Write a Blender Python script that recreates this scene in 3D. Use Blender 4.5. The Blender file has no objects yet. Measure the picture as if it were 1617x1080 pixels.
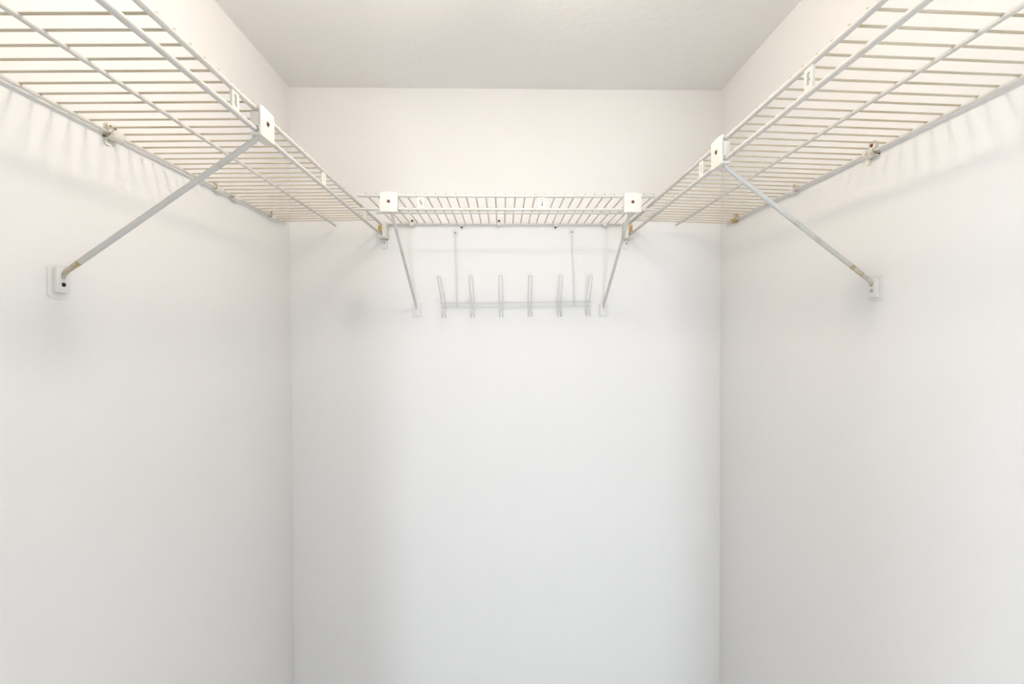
import bpy, bmesh, math, random
from mathutils import Vector, Matrix

scene = bpy.context.scene
COL = scene.collection
random.seed(7)
PI = math.pi

# ------------------------------------------------------------------ camera
EYE = 1.63                      # camera height above the closet floor
YAW, PITCH, ROLL = 0.02097792, -0.0135679, -0.00341241
F_PX = 740.0                    # focal length in pixels of the 1617 px frame
cam_data = bpy.data.cameras.new('camera')
cam_data.sensor_fit = 'HORIZONTAL'
cam_data.sensor_width = 36.0
cam_data.lens = 36.0 * F_PX / 1617.0
cam_data.clip_start = 0.02
cam = bpy.data.objects.new('camera', cam_data)
COL.objects.link(cam)
fwd = Vector((math.sin(YAW) * math.cos(PITCH), math.cos(YAW) * math.cos(PITCH), math.sin(PITCH)))
right0 = Vector((math.cos(YAW), -math.sin(YAW), 0))
up0 = right0.cross(fwd)
rgt = right0 * math.cos(ROLL) + up0 * math.sin(ROLL)
upv = -right0 * math.sin(ROLL) + up0 * math.cos(ROLL)
mw = Matrix((rgt, upv, -fwd)).transposed().to_4x4()
mw.translation = Vector((0, 0, EYE))
cam.matrix_world = mw
scene.camera = cam

# ------------------------------------------------------------------ world, daylight, exposure
world = bpy.data.worlds.new('world')
scene.world = world
world.use_nodes = True
bg = world.node_tree.nodes['Background']
bg.inputs['Color'].default_value = (0.80, 0.90, 1.0, 1)
bg.inputs['Strength'].default_value = 1.2

def area(name, loc, rot, sx, sy, power, color):
    d = bpy.data.lights.new(name, 'AREA')
    d.shape = 'RECTANGLE'
    d.size, d.size_y = sx, sy
    d.energy = power
    d.color = color
    o = bpy.data.objects.new(name, d)
    COL.objects.link(o)
    o.location = loc
    o.rotation_euler = rot
    return o

# daylight through the far window, plus an added side window for fill
DAY = (0.78, 0.88, 1.0)
area('daylight_far_window', (0.12, -4.36, 1.50), (PI / 2, 0, 0), 0.42, 1.50, 60, DAY)
area('added_side_fill', (-2.16, -2.3, 1.50), (PI / 2, 0, -PI / 2), 1.5, 1.30, 165, DAY)

scene.view_settings.view_transform = 'Standard'
scene.view_settings.look = 'None'
scene.view_settings.exposure = 0.02
scene.view_settings.gamma = 1.0
scene.view_settings.use_curve_mapping = False
LAMP_STRENGTH = 83.0

# ------------------------------------------------------------------ helpers
def tag(o, label=None, cat=None, group=None, kind=None):
    if label: o['label'] = label
    if cat: o['category'] = cat
    if group: o['group'] = group
    if kind: o['kind'] = kind
    return o

def empty(name, loc, label, cat, group=None):
    o = bpy.data.objects.new(name, None)
    o.empty_display_size = 0.05
    COL.objects.link(o)
    o.location = loc
    return tag(o, label, cat, group)

def link(name, me, mat=None, parent=None, loc=None):
    o = bpy.data.objects.new(name, me)
    COL.objects.link(o)
    if mat is not None and not me.materials:
        me.materials.append(mat)
    if parent is not None:
        o.parent = parent
    if loc is not None:
        o.location = loc
    return o

def mesh(bm, smooth=None):
    bmesh.ops.recalc_face_normals(bm, faces=bm.faces)
    me = bpy.data.meshes.new('mesh')
    bm.to_mesh(me)
    bm.free()
    if smooth is not None:
        me.polygons.foreach_set('use_smooth', [True] * len(me.polygons))
        me.set_sharp_from_angle(angle=smooth)
    return me

def add_box(bm, lo, hi, bevel=0.0, seg=2):
    vs = bmesh.ops.create_cube(bm, size=1.0)['verts']
    lo, hi = Vector(lo), Vector(hi)
    c, s = (lo + hi) / 2, hi - lo
    for v in vs:
        v.co = Vector((v.co.x * s.x, v.co.y * s.y, v.co.z * s.z)) + c
    if bevel > 0:
        es = list({e for v in vs for e in v.link_edges})
        bmesh.ops.bevel(bm, geom=es, offset=bevel, segments=seg, affect='EDGES', profile=0.6)

def box(lo, hi, bevel=0.0, seg=2):
    bm = bmesh.new()
    add_box(bm, lo, hi, bevel, seg)
    return mesh(bm, 0.7 if bevel else None)

def add_tube(bm, pts, r, n=10, closed=False, flat=None):
    """tube along a polyline; flat = per point (scale along frame u, frame v)"""
    pts = [Vector(p) for p in pts]
    m = len(pts)
    tans = []
    for i in range(m):
        a = pts[i - 1] if (i > 0 or closed) else pts[i]
        b = pts[(i + 1) % m] if (i < m - 1 or closed) else pts[i]
        tans.append((b - a).normalized())
    t0 = tans[0]
    ref = Vector((0, 0, 1)) if abs(t0.z) < 0.9 else Vector((0, 1, 0))
    u = t0.cross(ref).normalized()
    rings = []
    for i in range(m):
        t = tans[i]
        u = (u - t * u.dot(t))
        u = u.normalized() if u.length > 1e-6 else t.orthogonal().normalized()
        v = t.cross(u)
        rr = r[i] if isinstance(r, (list, tuple)) else r
        su, sv = flat[i] if flat else (1, 1)
        rings.append([bm.verts.new(pts[i] + (u * math.cos(a) * su + v * math.sin(a) * sv) * rr)
                      for a in (2 * PI * k / n for k in range(n))])
    for i in range(m if closed else m - 1):
        A, B = rings[i], rings[(i + 1) % m]
        off = 0
        if closed and i == m - 1:          # match the twist of the closing ring
            off = min(range(n), key=lambda o: sum((A[k].co - B[(k + o) % n].co).length for k in range(n)))
        for k in range(n):
            bm.faces.new((A[k], A[(k + 1) % n], B[(k + 1 + off) % n], B[(k + off) % n]))
    if not closed:
        bm.faces.new(list(reversed(rings[0])))
        bm.faces.new(rings[-1])

def tube(pts, r, n=10, closed=False, flat=None):
    bm = bmesh.new()
    add_tube(bm, pts, r, n, closed, flat)
    return mesh(bm, 0.9)

def rod(p, q, r, n=12):
    """straight rod with small rounded ends"""
    p, q = Vector(p), Vector(q)
    d = (q - p).normalized()
    e = r * 0.45
    return tube([p, p + d * e, q - d * e, q], [r * 0.62, r, r, r * 0.62], n)

def add_prism(bm, outline, axis, a, b):
    """extrude a 2D outline along axis (0 x, 1 y, 2 z) from a to b"""
    def P(u, v, w):
        return {0: (w, u, v), 1: (u, w, v), 2: (u, v, w)}[axis]
    A = [bm.verts.new(P(u, v, a)) for u, v in outline]
    B = [bm.verts.new(P(u, v, b)) for u, v in outline]
    n = len(outline)
    for i in range(n):
        bm.faces.new((A[i], A[(i + 1) % n], B[(i + 1) % n], B[i]))
    bm.faces.new(list(reversed(A)))
    bm.faces.new(B)

def round_rect(w, h, r, cu=0.0, cv=0.0, seg=4):
    out = []
    for sx, sy, a0 in ((1, 1, 0), (-1, 1, PI / 2), (-1, -1, PI), (1, -1, 1.5 * PI)):
        for k in range(seg + 1):
            a = a0 + k * PI / 2 / seg
            out.append((cu + sx * (w / 2 - r) + r * math.cos(a), cv + sy * (h / 2 - r) + r * math.sin(a)))
    return out

# ------------------------------------------------------------------ materials
def principled(name, base, rough=0.5, spec=0.5):
    m = bpy.data.materials.new(name)
    m.use_nodes = True
    b = m.node_tree.nodes['Principled BSDF']
    b.inputs['Base Color'].default_value = (*base, 1)
    b.inputs['Roughness'].default_value = rough
    b.inputs['Specular IOR Level'].default_value = spec
    return m, m.node_tree, b

def paint(name, base, rough=0.55, bump=0.12, scale=170.0, blotch=0.012):
    m, nt, b = principled(name, base, rough, 0.35)
    N, L = nt.nodes, nt.links
    tc = N.new('ShaderNodeTexCoord')
    n1 = N.new('ShaderNodeTexNoise'); n1.inputs['Scale'].default_value = scale
    n1.inputs['Detail'].default_value = 3
    n2 = N.new('ShaderNodeTexNoise'); n2.inputs['Scale'].default_value = 26
    n2.inputs['Detail'].default_value = 4
    n3 = N.new('ShaderNodeTexNoise'); n3.inputs['Scale'].default_value = 3.1
    n3.inputs['Detail'].default_value = 3
    for n in (n1, n2, n3):
        L.new(tc.outputs['Object'], n.inputs['Vector'])
    add = N.new('ShaderNodeMath'); add.operation = 'MULTIPLY_ADD'
    L.new(n2.outputs['Fac'], add.inputs[0]); add.inputs[1].default_value = 1.6
    L.new(n1.outputs['Fac'], add.inputs[2])
    bp = N.new('ShaderNodeBump'); bp.inputs['Strength'].default_value = bump
    bp.inputs['Distance'].default_value = 0.002
    L.new(add.outputs[0], bp.inputs['Height'])
    L.new(bp.outputs['Normal'], b.inputs['Normal'])
    mix = N.new('ShaderNodeMix'); mix.data_type = 'RGBA'
    mix.inputs['A'].default_value = (*[c * (1 - blotch) for c in base], 1)
    mix.inputs['B'].default_value = (*[min(1, c * (1 + blotch)) for c in base], 1)
    L.new(n3.outputs['Fac'], mix.inputs['Factor'])
    L.new(mix.outputs['Result'], b.inputs['Base Color'])
    return m

def stained(name, base, stain, lo=0.55, hi=0.75, scale=30.0, rough=0.42):
    """coated wire or plastic with yellowed patches"""
    m, nt, b = principled(name, base, rough, 0.45)
    N, L = nt.nodes, nt.links
    geo = N.new('ShaderNodeNewGeometry')
    n = N.new('ShaderNodeTexNoise'); n.inputs['Scale'].default_value = scale
    n.inputs['Detail'].default_value = 5
    L.new(geo.outputs['Position'], n.inputs['Vector'])
    mr = N.new('ShaderNodeMapRange')
    mr.inputs['From Min'].default_value = lo; mr.inputs['From Max'].default_value = hi
    L.new(n.outputs['Fac'], mr.inputs['Value'])
    mix = N.new('ShaderNodeMix'); mix.data_type = 'RGBA'
    mix.inputs['A'].default_value = (*base, 1)
    mix.inputs['B'].default_value = (*stain, 1)
    L.new(mr.outputs['Result'], mix.inputs['Factor'])
    L.new(mix.outputs['Result'], b.inputs['Base Color'])
    return m

M = {}
M['wall'] = paint('wall_paint', (0.885, 0.877, 0.866))
M['ceiling'] = paint('ceiling_paint', (0.92, 0.910, 0.896), 0.7, 0.3, 90)
M['floor'] = paint('floor_carpet', (0.72, 0.68, 0.62), 0.95, 0.5, 400)
M['trim'] = paint('trim_gloss_paint', (0.86, 0.85, 0.83), 0.35, 0.02)
M['rod'] = stained('white_coated_rod', (0.73, 0.71, 0.67), (0.62, 0.54, 0.38), 0.62, 0.80, 22)
M['wire'] = stained('yellowed_shaded_wire', (0.65, 0.58, 0.45), (0.54, 0.44, 0.28), 0.5, 0.8, 18)  # yellowed coating, with underside shade put into the base tone
M['plastic'] = stained('cream_plastic', (0.82, 0.80, 0.745), (0.80, 0.72, 0.55), 0.6, 0.85, 45)
M['clip'] = stained('stained_clip_plastic', (0.83, 0.80, 0.72), (0.52, 0.37, 0.16), 0.56, 0.72, 95)
M['yellowed'] = stained('yellowed_bracket_plastic', (0.50, 0.33, 0.12), (0.66, 0.52, 0.28), 0.45, 0.65, 90)
M['strut'] = stained('painted_metal_strut', (0.66, 0.65, 0.62), (0.56, 0.49, 0.36), 0.58, 0.78, 28, 0.38)
M['rusty'] = stained('rust_stained_strut_end', (0.66, 0.65, 0.61), (0.50, 0.37, 0.18), 0.40, 0.58, 55)
M['painted_over'] = paint('painted_over_plastic', (0.84, 0.83, 0.81), 0.45, 0.05)
M['brown_screw'] = principled('brown_screw', (0.16, 0.055, 0.025), 0.4, 0.5)[0]
M['dark_screw'] = principled('dark_screw_hole', (0.035, 0.025, 0.02), 0.5, 0.4)[0]
M['steel'] = principled('steel_screw', (0.45, 0.44, 0.42), 0.35, 0.6)[0]
M['hook'] = stained('white_hook_wire', (0.80, 0.80, 0.81), (0.72, 0.72, 0.74), 0.55, 0.8, 40, 0.3)
lm, lnt, lb = principled('lit_frosted_glass', (0.95, 0.9, 0.8), 0.4)
lb.inputs['Emission Color'].default_value = (1.0, 0.892, 0.772, 1)
lb.inputs['Emission Strength'].default_value = LAMP_STRENGTH
M['lamp'] = lm
gm, gnt, gb = principled('window_glass', (1, 1, 1), 0.02)
gb.inputs['Transmission Weight'].default_value = 1.0
gb.inputs['IOR'].default_value = 1.1
M['glass'] = gm

# ------------------------------------------------------------------ room shell
XL, XR = -0.6731, 0.7101       # side wall faces
YB = 1.511                     # back wall face
YF = -0.25                     # inside face of the wall with the doorway
T = 0.11
CEIL = EYE + 0.790
DX0, DX1, DZ = -0.22, 0.47, 2.05      # doorway

def struct(name, me, mat, label, cat):
    return tag(link(name, me, mat), label, cat, None, 'structure')

struct('wall_back', box((XL - T, YB, 0), (XR + T, YB + T, CEIL)), M['wall'],
       'white painted closet wall carrying the hook rack', 'wall')
struct('wall_left', box((XL - T, YF, 0), (XL, YB, CEIL)), M['wall'],
       'white painted closet wall to the left of the hook rack', 'wall')
struct('wall_right', box((XR, YF, 0), (XR + T, YB, CEIL)), M['wall'],
       'white painted closet wall to the right of the hook rack', 'wall')
struct('ceiling', box((XL - T, YF - T, CEIL), (XR + T, YB + T, CEIL + 0.1)), M['ceiling'],
       'off-white textured closet ceiling', 'ceiling')
struct('floor', box((-2.2, -4.4, -0.1), (2.4, YB + T, 0)), M['floor'],
       'beige carpet floor of the closet and adjoining room', 'floor')
bm = bmesh.new()
add_box(bm, (-2.2, YF - T, 0), (DX0, YF, CEIL))
add_box(bm, (DX1, YF - T, 0), (2.4, YF, CEIL))
add_box(bm, (DX0, YF - T, DZ), (DX1, YF, CEIL))
struct('wall_front', mesh(bm), M['wall'], 'white closet wall with the open doorway', 'wall')
bm = bmesh.new()
for y0, y1 in ((YF, YF + 0.014), (YF - T - 0.014, YF - T)):
    add_box(bm, (DX0 - 0.06, y0, 0), (DX0, y1, DZ + 0.06), 0.003)
    add_box(bm, (DX1, y0, 0), (DX1 + 0.06, y1, DZ + 0.06), 0.003)
    add_box(bm, (DX0, y0, DZ), (DX1, y1, DZ + 0.06), 0.003)
struct('trim_1', mesh(bm), M['trim'], 'white casing around the closet doorway', 'trim')
# adjoining room that lets daylight in through the doorway
RX0, RX1, RY0 = -2.1, 2.3, -4.3
struct('ceiling_room', box((RX0 - 0.1, RY0 - 0.1, CEIL), (RX1 + 0.1, YF - T, CEIL + 0.1)), M['ceiling'],
       'off-white ceiling of the adjoining room', 'ceiling')
struct('wall_room_right', box((RX1, RY0, 0), (RX1 + 0.1, YF - T, CEIL)), M['wall'],
       'white wall of the adjoining room without a window', 'wall')
bm = bmesh.new()
W1 = (-0.11, 0.35, 0.72, 2.28)
add_box(bm, (RX0 - 0.1, RY0 - 0.1, 0), (W1[0], RY0, CEIL))
add_box(bm, (W1[1], RY0 - 0.1, 0), (RX1 + 0.1, RY0, CEIL))
add_box(bm, (W1[0], RY0 - 0.1, 0), (W1[1], RY0, W1[2]))
add_box(bm, (W1[0], RY0 - 0.1, W1[3]), (W1[1], RY0, CEIL))
struct('wall_room_far', mesh(bm), M['wall'], 'white wall of the adjoining room facing the closet', 'wall')
bm = bmesh.new()
W2 = (-3.1, -1.5, 0.8, 2.2)  # opening of the side window, added to give bounced fill
add_box(bm, (RX0 - 0.1, RY0, 0), (RX0, W2[0], CEIL))
add_box(bm, (RX0 - 0.1, W2[1], 0), (RX0, YF - T, CEIL))
add_box(bm, (RX0 - 0.1, W2[0], 0), (RX0, W2[1], W2[2]))
add_box(bm, (RX0 - 0.1, W2[0], W2[3]), (RX0, W2[1], CEIL))
struct('wall_room_left', mesh(bm), M['wall'], 'white wall of the adjoining room with the added wide fill window', 'wall')

# baseboards below the picture
for nm, lo, hi, lab in (
        ('baseboard_back', (XL, YB - 0.012, 0), (XR, YB, 0.085), 'white baseboard under the hook rack wall'),
        ('baseboard_left', (XL, YF, 0), (XL + 0.012, YB - 0.012, 0.085), 'white baseboard on the wall left of the hook rack'),
        ('baseboard_right', (XR - 0.012, YF, 0), (XR, YB - 0.012, 0.085), 'white baseboard on the wall right of the hook rack')):
    struct(nm, box(lo, hi, 0.003), M['trim'], lab, 'baseboard')

# ------------------------------------------------------------------ ceiling light
def lathe(profile, n=40):
    bm = bmesh.new()
    rings = []
    for r, z in profile:
        if r < 1e-6:
            rings.append([bm.verts.new((0, 0, z))])
        else:
            rings.append([bm.verts.new((r * math.cos(2 * PI * k / n), r * math.sin(2 * PI * k / n), z)) for k in range(n)])
    for A, B in zip(rings, rings[1:]):
        for k in range(n):
            k2 = (k + 1) % n
            vs = [A[k % len(A)], A[k2 % len(A)], B[k2 % len(B)], B[k % len(B)]]
            vs = list(dict.fromkeys(vs))
            if len(vs) > 2:
                bm.faces.new(vs)
    return mesh(bm, 0.6)

lamp = empty('ceiling_light', (-0.03, 0.78, CEIL), 'bare globe bulb held sideways in a white ceiling lampholder', 'ceiling light')
link('canopy', lathe([(0, 0), (0.052, 0), (0.055, -0.004), (0.050, -0.012), (0.020, -0.017), (0, -0.017)]), M['plastic'], lamp)
link('arm', tube([(0, 0.0, -0.012), (0, 0.03, -0.022), (0, 0.075, -0.028), (0, 0.108, -0.042), (0, 0.114, -0.072)],
                 [0.010, 0.009, 0.008, 0.009, 0.010], 12), M['plastic'], lamp)
sk = link('socket', lathe([(0, 0.0), (0.020, 0.0), (0.024, 0.006), (0.026, 0.030), (0.031, 0.050), (0.031, 0.056), (0.015, 0.056), (0, 0.05)], 24), M['plastic'], lamp)
sk.location = (0, 0.122, -0.080)
sk.rotation_euler = (PI / 2, 0, 0)
bl = link('globe_bulb', lathe([(0.014, 0.052), (0.017, 0.062), (0.030, 0.076), (0.046, 0.093), (0.054, 0.114), (0.053, 0.134), (0.043, 0.154),
                               (0.025, 0.167), (0, 0.172)], 28), M['lamp'], lamp)
bl.location = (0, 0.122, -0.080)
bl.rotation_euler = (PI / 2, 0, 0)

# ------------------------------------------------------------------ wire shelves
R_ROD, R_LOW, R_MID, R_REAR, R_WIRE = 0.0040, 0.0041, 0.0032, 0.0030, 0.00170
def Z(z): return EYE + z

def connector_mesh(axis):
    """slotted flat plate tying the lip rod to the front rod, long side vertical; plate plane contains `axis`"""
    bm = bmesh.new()
    w, h, t, s = 0.0175, 0.032, 0.0040, 0.0054
    def b(u0, u1, v0, v1):
        if axis == 0:
            add_box(bm, (u0, -t / 2, v0), (u1, t / 2, v1), 0.0006, 1)
        else:
            add_box(bm, (-t / 2, u0, v0), (t / 2, u1, v1), 0.0006, 1)
    b(-w / 2, -w / 2 + s, -h / 2, h / 2)
    b(w / 2 - s, w / 2, -h / 2, h / 2)
    b(-w / 2 + s, w / 2 - s, h / 2 - 0.008, h / 2)
    b(-w / 2 + s, w / 2 - s, -h / 2, -h / 2 + 0.008)
    return mesh(bm, 0.7)

def side_shelf(x_rear, x_lip, z_rear, z_lip, z_low, ys, y0, y_rear_end, y_mid_end, y_lip_end, plates, label):
    t = empty('wire_shelf', (x_rear, y_lip_end, Z(z_rear)), label, 'wire shelf', 'ventilated wire shelves around the closet')
    o = Vector(t.location)
    L = lambda x, y, z: Vector((x, y, Z(z))) - o
    link('front_rod', rod(L(x_lip, y0, z_lip), L(x_lip, y_lip_end, z_lip), R_ROD), M['rod'], t)
    link('lip_rod', rod(L(x_lip, y0, z_low), L(x_lip, y_lip_end, z_low), R_LOW), M['rod'], t)
    xm = x_rear + (x_lip - x_rear) * 0.49
    lift = R_REAR + R_WIRE - 0.0004
    rise = z_lip - z_rear + R_ROD - R_REAR          # deck wires run straight over rear, middle and front rod
    zm = z_rear + lift + rise * 0.49 - R_WIRE - R_MID + 0.0003
    link('middle_rod', rod(L(xm, y0, zm), L(xm, y_mid_end, zm), R_MID), M['rod'], t)
    link('rear_rod', rod(L(x_rear, y0, z_rear), L(x_rear, y_rear_end, z_rear), R_REAR), M['rod'], t)
    s = 1 if x_lip > x_rear else -1
    me = tube([(0, 0, 0), ((x_lip - x_rear) * 0.5, 0, rise * 0.5), (x_lip - x_rear + s * 0.003, 0, rise)], R_WIRE, 8)
    for i, y in enumerate(ys):
        w = link('deck_wire', me, M['wire'], t)
        w.location = L(x_rear - s * 0.002, y + random.uniform(-.0006, .0006), z_rear + lift)
    cm = connector_mesh(1)
    for y in plates:
        link('slotted_connector', cm, M['plastic'], t, L(x_lip, y, (z_lip + z_low) / 2))
    return t

SPC = 0.0278
XRL, XRR = XL + 0.008, XR - 0.008          # rear rods
LLX, RLX = -0.378, 0.405                   # lip rods of the side shelves
ysL = [0.528 + SPC * k for k in range(-24, 34) if 0.528 + SPC * k < 1.447]
ysR = [0.570 + SPC * k for k in range(-25, 34) if 0.570 + SPC * k < 1.462]
shelfL = side_shelf(XRL, LLX, 0.347, 0.350, 0.3185, ysL, -0.16, 1.463, 1.495, 1.474, (0.30, 0.677, 1.009, 1.31),
                    'white wire shelf along the wall left of the hook rack')
shelfR = side_shelf(XRR, RLX, 0.346, 0.354, 0.3175, ysR, -0.16, 1.455, 1.490, 1.474, (0.28, 0.612, 0.944, 1.284),
                    'white wire shelf along the wall right of the hook rack')

# back shelf
BY, BLY = YB - 0.008, 1.203
zbr, zbl, zblow = 0.356, 0.3565, 0.3225
sb = empty('wire_shelf', (0, BY, Z(zbr)), 'short white wire shelf above the hook rack between two side shelves', 'wire shelf',
           'ventilated wire shelves around the closet')
o = Vector(sb.location)
L = lambda x, y, z: Vector((x, y, Z(z))) - o
link('front_rod', rod(L(-0.366, BLY, zbl), L(0.396, BLY, zbl), R_ROD), M['rod'], sb)
link('lip_rod', rod(L(-0.368, BLY, zblow), L(0.394, BLY, zblow), R_LOW), M['rod'], sb)
link('middle_rod', rod(L(-0.362, 1.366, zbr), L(0.392, 1.366, zbr), R_MID), M['rod'], sb)
link('rear_rod', rod(L(-0.371, BY, zbr), L(0.383, BY, zbr), R_REAR), M['rod'], sb)
lift = R_REAR + R_WIRE - 0.0004
me = tube([(0, 0.002, 0), (0, 1.366 - BY, 0), (0, BLY - BY + 0.02, 0.0002),
           (0, BLY - BY + 0.004, zbl - zbr + R_ROD - R_REAR), (0, BLY - BY - 0.002, zbl - zbr + R_ROD - R_REAR)], R_WIRE, 8)
for k in range(-14, 16):
    w = link('deck_wire', me, M['wire'], sb)
    w.location = L(0.0105 + 0.0254 * k + random.uniform(-.0006, .0006), BY, zbr + lift)
cm = connector_mesh(0)
for x in (-0.206, 0.102):
    link('slotted_connector', cm, M['plastic'], sb, L(x, BLY, (zbl + zblow) / 2))

# ------------------------------------------------------------------ braces: clamp on the lip, strut, wall foot
def screw_mesh(r, depth=0.002):
    """round screw head with a cross slot, axis +Y local"""
    bm = bmesh.new()
    n = 14
    prof = [(r, 0.0), (r * 0.96, depth * 0.6), (r * 0.7, depth)]
    rings = [[bm.verts.new((q * math.cos(2 * PI * k / n), -d, q * math.sin(2 * PI * k / n))) for k in range(n)] for q, d in prof]
    for A, B in zip(rings, rings[1:]):
        for k in range(n):
            bm.faces.new((A[k], A[(k + 1) % n], B[(k + 1) % n], B[k]))
    bm.faces.new(rings[-1]); bm.faces.new(list(reversed(rings[0])))
    add_box(bm, (-r * .6, -depth * 1.25, -r * .12), (r * .6, -depth * .7, r * .12))
    add_box(bm, (-r * .12, -depth * 1.25, -r * .6), (r * .12, -depth * .7, r * .6))
    return mesh(bm, 0.6)

def clamp_mesh(h_gap):
    """cap hooked over the front rod and under the lip rod. local: face looks -Y, rods run along X, lip rod at z=0, front rod at z=h_gap"""
    bm = bmesh.new()
    w = 0.0445
    top, bot = h_gap + 0.0085, -0.0085
    fy, by = -0.0095, 0.0075
    add_box(bm, (-w / 2, fy, bot), (w / 2, fy + 0.0035, top - 0.0025), 0.0012)          # face
    add_box(bm, (-w / 2, fy + 0.0015, bot), (w / 2, by, bot + 0.0042), 0.001)           # floor under lip rod
    add_box(bm, (-w * 0.30, fy + 0.0015, top - 0.004), (w * 0.28, by, top), 0.0012)     # hook over the front rod
    for s in (-1, 1):                                                                    # side cheeks between the rods
        x0, x1 = sorted((s * w / 2, s * (w / 2 - 0.0032)))
        add_box(bm, (x0, fy + 0.001, 0.0046), (x1, by - 0.001, h_gap - 0.0046), 0.0008, 1)
    add_box(bm, (-w * 0.30, by - 0.003, h_gap - 0.008), (w * 0.28, by, top - 0.001), 0.0008, 1)
    return mesh(bm, 0.7)

def foot_mesh():
    """wall foot: rounded plate with raised block. local: plate lies in XZ, faces -Y, centre at 0"""
    bm = bmesh.new()
    add_prism(bm, round_rect(0.036, 0.050, 0.007), 1, 0.0, -0.0022)
    me_edges = [e for e in bm.edges]
    add_box(bm, (-0.011, -0.0085, -0.017), (0.011, -0.0018, 0.021), 0.0022)
    return mesh(bm, 0.6)

def brace(label, clamp_at, face, foot_at, h_gap, strut_r=0.0046, strut_dx=0.0, screw='brown_screw', hole='dark_screw', rust=False, rust_from=0.9):
    """clamp_at = lip rod point (world, z absolute); face = rotation about z that turns -Y to the room side"""
    t = empty('shelf_brace', clamp_at, label, 'shelf brace', 'diagonal braces under the wire shelves')
    rz = Matrix.Rotation(face, 4, 'Z')
    c = link('lip_clamp', clamp_mesh(h_gap), M['plastic'], t)
    c.matrix_local = rz
    s = link('screw', screw_mesh(0.0043), M[screw], c)
    s.location = (0, -0.0088, h_gap * 0.52)
    fl = Vector(foot_at) - Vector(clamp_at)
    ft = link('wall_foot', foot_mesh(), M['painted_over'], t)
    ft.matrix_local = Matrix.Translation(fl) @ rz
    s2 = link('screw', screw_mesh(0.0034), M[hole], ft)
    s2.location = (0.0, -0.0080, -0.0045)
    along = rz @ Vector((1, 0, 0))
    out = rz @ Vector((0, -1, 0))
    p0 = along * strut_dx + Vector((0, 0, -0.0115))
    p1 = fl + out * 0.0125 + Vector((0, 0, 0.0155))
    d = (p1 - p0)
    pts = [p0 + Vector((0, 0, 0.004)), p0 + d * 0.02, p0 + d * 0.5, p0 + d * (rust_from + 0.005)]
    link('strut', tube(pts, [strut_r * .8, strut_r, strut_r, strut_r], 12), M['strut'], t)
    pe = [p0 + d * rust_from, p0 + d * (rust_from + 0.965) * 0.5, p0 + d * 0.992, fl + out * 0.0096 + Vector((0, 0, 0.0100)), fl + out * 0.0094 + Vector((0, 0, 0.0045))]
    link('strut_end', tube(pe, [strut_r * .99, strut_r * .97, strut_r * .85, strut_r * .66, strut_r * .55], 12), M['rusty' if rust else 'strut'], t)
    return t

brace('grey metal brace with rusty foot under the shelf left of the hook rack',
      (LLX, 0.752, Z(0.3185)), PI / 2, (XL, 0.726, Z(0.084)), 0.0315, strut_dx=-0.013, rust=True, rust_from=0.925)
brace('grey metal brace with tan foot end under the shelf right of the hook rack',
      (RLX, 0.860, Z(0.3175)), -PI / 2, (XR, 0.876, Z(0.087)), 0.0365, strut_dx=0.013, hole='steel', rust=True, rust_from=0.86)
brace('white-clamped brace of the short shelf, left of the hook rack',
      (-0.2855, BLY, Z(0.3225)), 0, (-0.2735, YB, Z(0.081)), 0.034, strut_r=0.0040, strut_dx=0.006, hole='painted_over')
brace('white-clamped brace of the short shelf, right of the hook rack',
      (0.3347, BLY, Z(0.3225)), 0, (0.3262, YB, Z(0.081)), 0.034, strut_r=0.0040, strut_dx=-0.006, hole='painted_over')

# ------------------------------------------------------------------ wall clips holding the rear rods
def cradle_mesh(w, reach=0.0080, r=0.0042):
    """J-shaped hook: profile in (out, z), rod axis at (reach, 0); extruded along X; local -Y is out of the wall"""
    bm = bmesh.new()
    prof_o, prof_i = [], []
    for k in range(9):
        a = PI + k * PI / 8          # lower half circle from wall side to front
        prof_o.append((reach + (r + 0.0026) * math.cos(a), (r + 0.0026) * math.sin(a)))
        prof_i.append((reach + (r - 0.0009) * math.cos(a), (r - 0.0009) * math.sin(a)))
    outline = [(0.0, 0.006), (0.0, -max(0.0065, (r + 0.0026) * 0.75))] + prof_o[1:] + [(reach + r + 0.0026, 0.0035), (reach + r - 0.0009, 0.0035)] + list(reversed(prof_i)) + [(reach - r + 0.0009, 0.006)]
    add_prism(bm, [(-u, v) for u, v in outline], 0, -w / 2, w / 2)
    return mesh(bm, 0.6)

def head_mesh(w, h, up=True, t=0.0055):
    bm = bmesh.new()
    s = 1 if up else -1
    add_prism(bm, round_rect(w, h, min(w, h) * 0.35, 0, s * (0.005 + h / 2 - 0.001)), 1, 0.0, -t)
    return mesh(bm, 0.6)

def wall_clip(label, at, face, w=0.015, head=(0.013, 0.015), up=True, screws=1, mat='clip', screw='dark_screw', tail=None, r=0.0058, group='plastic wall clips under the shelves'):
    t = empty('wall_clip', at, label, 'wall clip', group)
    rz = Matrix.Rotation(face, 4, 'Z')
    c = link('hook_cradle', cradle_mesh(w, 0.0080, r), M[mat], t)
    c.matrix_local = rz
    if head:
        hm = link('mounting_head', head_mesh(head[0], head[1], up, 0.0075), M[mat], t)
        hm.matrix_local = rz
        zc = (1 if up else -1) * (0.004 + head[1] / 2)
        for k in range(screws):
            s = link('screw', screw_mesh(0.0036 if screws == 1 else 0.0026), M[screw], hm)
            s.location = ((k - (screws - 1) / 2) * 0.009, -0.0068, zc)
    if tail:
        tl = link('lower_tab', head_mesh(0.013, 0.016, False, 0.003), M[mat], t)
        tl.matrix_local = Matrix.Translation(rz @ Vector((tail, 0, 0))) @ rz
    return t

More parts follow.
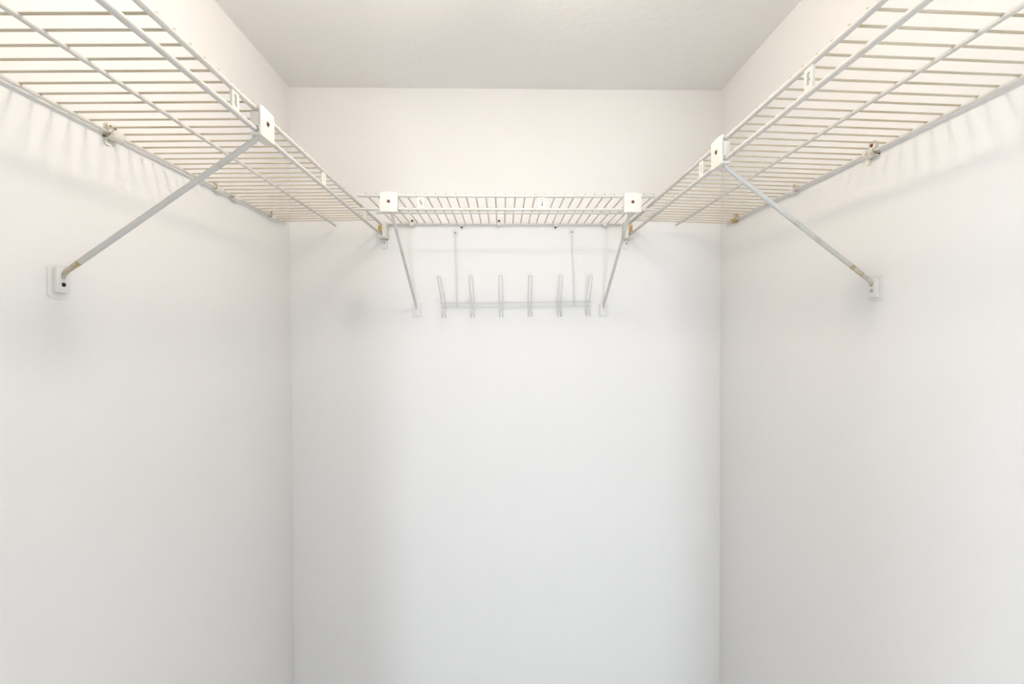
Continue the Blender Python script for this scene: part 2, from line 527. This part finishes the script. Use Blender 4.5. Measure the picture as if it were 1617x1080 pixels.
LW, RW = PI / 2, -PI / 2
wall_clip('cream clip with two screws, beside the brace on the wall left of the hook rack',
          (XL, 0.822, Z(0.347)), LW, 0.024, (0.021, 0.014), True, 2, 'clip', 'brown_screw', tail=-0.004, r=0.0085)
wall_clip('rust-edged clip with small head next to the headless clip, left of the hook rack',
          (XL, 1.118, Z(0.347)), LW, 0.020, (0.012, 0.012), True, 1, 'clip', 'plastic')
wall_clip('rust-edged headless cradle clip on the wall left of the hook rack',
          (XL, 1.186, Z(0.347)), LW, 0.020, None)
wall_clip('dark-stained clip by the corner on the wall left of the hook rack',
          (XL, 1.375, Z(0.347)), LW, 0.016, (0.013, 0.014), True, 1, 'clip', 'brown_screw')
wall_clip('stained clip with lower tab on the wall right of the hook rack',
          (XR, 0.880, Z(0.346)), RW, 0.022, (0.015, 0.017), True, 1, 'clip', 'brown_screw', tail=-0.016, r=0.0080)
wall_clip('clean white clip beside the brace on the wall right of the hook rack',
          (XR, 1.116, Z(0.346)), RW, 0.016, (0.013, 0.013), True, 1, 'plastic', 'brown_screw')
wall_clip('brown-stained clip by the corner on the wall right of the hook rack',
          (XR, 1.403, Z(0.346)), RW, 0.018, (0.014, 0.016), True, 1, 'yellowed', 'plastic')
wall_clip('white clip with screw above its rod, between brace and bent end of hook rack',
          (-0.285, YB, Z(zbr)), 0, 0.014, (0.013, 0.013), True, 1, 'plastic', 'dark_screw')
wall_clip('white clip with screw below its rod, above the bent hook end of the hook rack',
          (-0.128, YB, Z(zbr)), 0, 0.012, (0.012, 0.011), False, 1, 'plastic', 'dark_screw')
wall_clip('white clip with dark screw above the rod, midway along the short shelf',
          (-0.0087, YB, Z(zbr)), 0, 0.012, (0.012, 0.013), True, 1, 'plastic', 'dark_screw')
wall_clip('white clip with screw below its rod, above the straight hook end of the rack',
          (0.172, YB, Z(zbr)), 0, 0.012, (0.012, 0.011), False, 1, 'plastic', 'dark_screw')
wall_clip('plain white cradle clip without a screw on the rear rod of the short shelf',
          (0.329, YB, Z(zbr)), 0, 0.014, None, mat='plastic')

# ------------------------------------------------------------------ end brackets catching the side shelf lips at the back wall
def end_bracket(label, x_lip, z_lip, z_low, s):
    """s = +1: the open side looks to +x .. the web stands on the closet-centre side"""
    t = empty('end_bracket', (x_lip, YB, Z(z_low)), label, 'end bracket', 'lip end brackets on the back wall')
    h = z_lip - z_low
    def b(x0, x1, y0, y1, z0, z1, bev=0.0008):
        lo = (min(s * x0, s * x1), y0, z0); hi = (max(s * x0, s * x1), y1, z1)
        return box(lo, hi, bev, 1)
    link('back_plate', b(-0.008, 0.0165, -0.004, 0, -0.012, h + 0.007), M['yellowed'], t)
    link('inner_cheek', b(-0.0078, 0.0046, -0.036, -0.004, 0.0050, h - 0.0050), M['yellowed'], t)
    link('side_web', b(0.0046, 0.0165, -0.038, -0.004, -0.010, h + 0.007), M['plastic'], t)
    link('bottom_ledge', b(-0.0095, 0.0046, -0.046, -0.004, -0.0105, -0.0045), M['plastic'], t)
    bm = bmesh.new()
    add_prism(bm, round_rect(0.019, 0.028, 0.006, s * 0.004, -0.026), 1, 0.0, -0.006)
    lug = link('screw_lug', mesh(bm, 0.6), M['painted_over'], t)
    sc = link('screw', screw_mesh(0.0032), M['steel'], lug)
    sc.location = (s * 0.004, -0.0055, -0.022)

end_bracket('yellowed wall bracket catching the lip end of the shelf left of the hook rack', LLX, 0.350, 0.3185, 1)
end_bracket('yellowed wall bracket catching the lip end of the shelf right of the hook rack', RLX, 0.354, 0.3175, -1)

# ------------------------------------------------------------------ hook rack
hr = empty('hook_rack', (0.045, YB, Z(0.10)), 'white wire rack of six double coat hooks on the back wall', 'hook rack')
o = Vector(hr.location)
L = lambda x, y, z: Vector((x, y, Z(z))) - o
for z0, z1 in ((0.1052, 0.1092), (0.0906, 0.0945)):
    link('rail', rod(L(-0.197, YB - 0.008, z0), L(0.2885, YB - 0.008, z1), 0.0018, 8), M['hook'], hr)
for (xt, zt, xb, zb) in ((-0.1485, 0.3290, -0.1436, 0.0895), (0.2253, 0.3325, 0.2331, 0.0940)):
    st = link('hanger_stem', rod(L(xt, YB - 0.0035, zt - 0.008), L(xb, YB - 0.0035, zb), 0.0024, 10), M['hook'], hr)
    bm = bmesh.new()
    oc = L(xt, YB, zt)
    outl = [(oc.x + u, oc.z + v) for u, v in
            [(-0.0092, 0.009), (-0.007, 0.011), (0.007, 0.011), (0.0092, 0.009), (0.0086, -0.004), (0.0030, -0.015), (-0.0030, -0.015), (-0.0086, -0.004)]]
    add_prism(bm, outl, 1, oc.y, oc.y - 0.0045)
    ey = link('mounting_eye', mesh(bm, 0.6), M['hook'], hr)
    sc = link('screw', screw_mesh(0.0036), M['steel'], ey)
    sc.location = (oc.x, oc.y - 0.0042, oc.z)

def hook_path(lean):
    hw = 0.0052
    side = []
    # (y out from the wall, z above the rail middle, x shift)
    prof = [(0.066, 0.0805, 1.0), (0.060, 0.068, .86), (0.040, 0.040, .55), (0.024, 0.019, .25), (0.0145, 0.008, .08), (0.0118, 0.0, 0),
            (0.0118, -0.018, 0), (0.0124, -0.030, 0), (0.016, -0.0375, 0), (0.023, -0.0400, 0), (0.030, -0.0365, 0), (0.0335, -0.030, 0)]
    for y, z, k in prof:
        side.append((hw, -y, z, k * lean))
    pts = [(x + dx, y, z) for x, y, z, dx in side]
    # lower end arc, back up the other strand, upper arc
    yl, zl = -0.0345, -0.0275
    for k in range(1, 6):
        a = k * PI / 6
        pts.append((hw * math.cos(a), yl - 0.001 * math.sin(a), zl + hw * math.sin(a) * 0.9))
    pts += [(-x + dx, y, z) for x, y, z, dx in reversed(side)]
    for k in range(1, 6):
        a = PI - k * PI / 6
        pts.append((hw * math.cos(a) + lean * 1.04, -0.066 - 0.002 * math.sin(a), 0.0805 + hw * math.sin(a)))
    return pts

for x, z, lean in ((-0.1845, 0.0985, -0.009), (-0.0930, 0.0992, -0.003), (-0.0027, 0.1000, -0.001),
                   (0.0892, 0.1007, -0.0008), (0.1836, 0.1014, -0.0015), (0.2742, 0.1020, 0.000)):
    me = tube(hook_path(lean), 0.0017, 8, True)
    link('double_hook', me, M['hook'], hr, L(x, YB, z))

# window glazing of the adjoining room
def window(name, x0, x1, y0, y1, z0, z1, label):
    bm = bmesh.new()
    t = 0.035
    if x1 - x0 > y1 - y0:
        add_box(bm, (x0, y0, z0), (x0 + t, y1, z1)); add_box(bm, (x1 - t, y0, z0), (x1, y1, z1))
        add_box(bm, (x0 + t, y0, z0), (x1 - t, y1, z0 + t)); add_box(bm, (x0 + t, y0, z1 - t), (x1 - t, y1, z1))
    else:
        add_box(bm, (x0, y0, z0), (x1, y0 + t, z1)); add_box(bm, (x0, y1 - t, z0), (x1, y1, z1))
        add_box(bm, (x0, y0 + t, z0), (x1, y1 - t, z0 + t)); add_box(bm, (x0, y0 + t, z1 - t), (x1, y1 - t, z1))
    return struct(name, mesh(bm), M['trim'], label, 'window')

window('window_1', W1[0], W1[1], RY0 - 0.06, RY0 - 0.02, W1[2], W1[3], 'narrow open window in the adjoining room facing the closet')
window('added_fill_window', RX0 - 0.06, RX0 - 0.02, W2[0], W2[1], W2[2], W2[3], 'wide open window added for fill light in the adjoining room side wall')
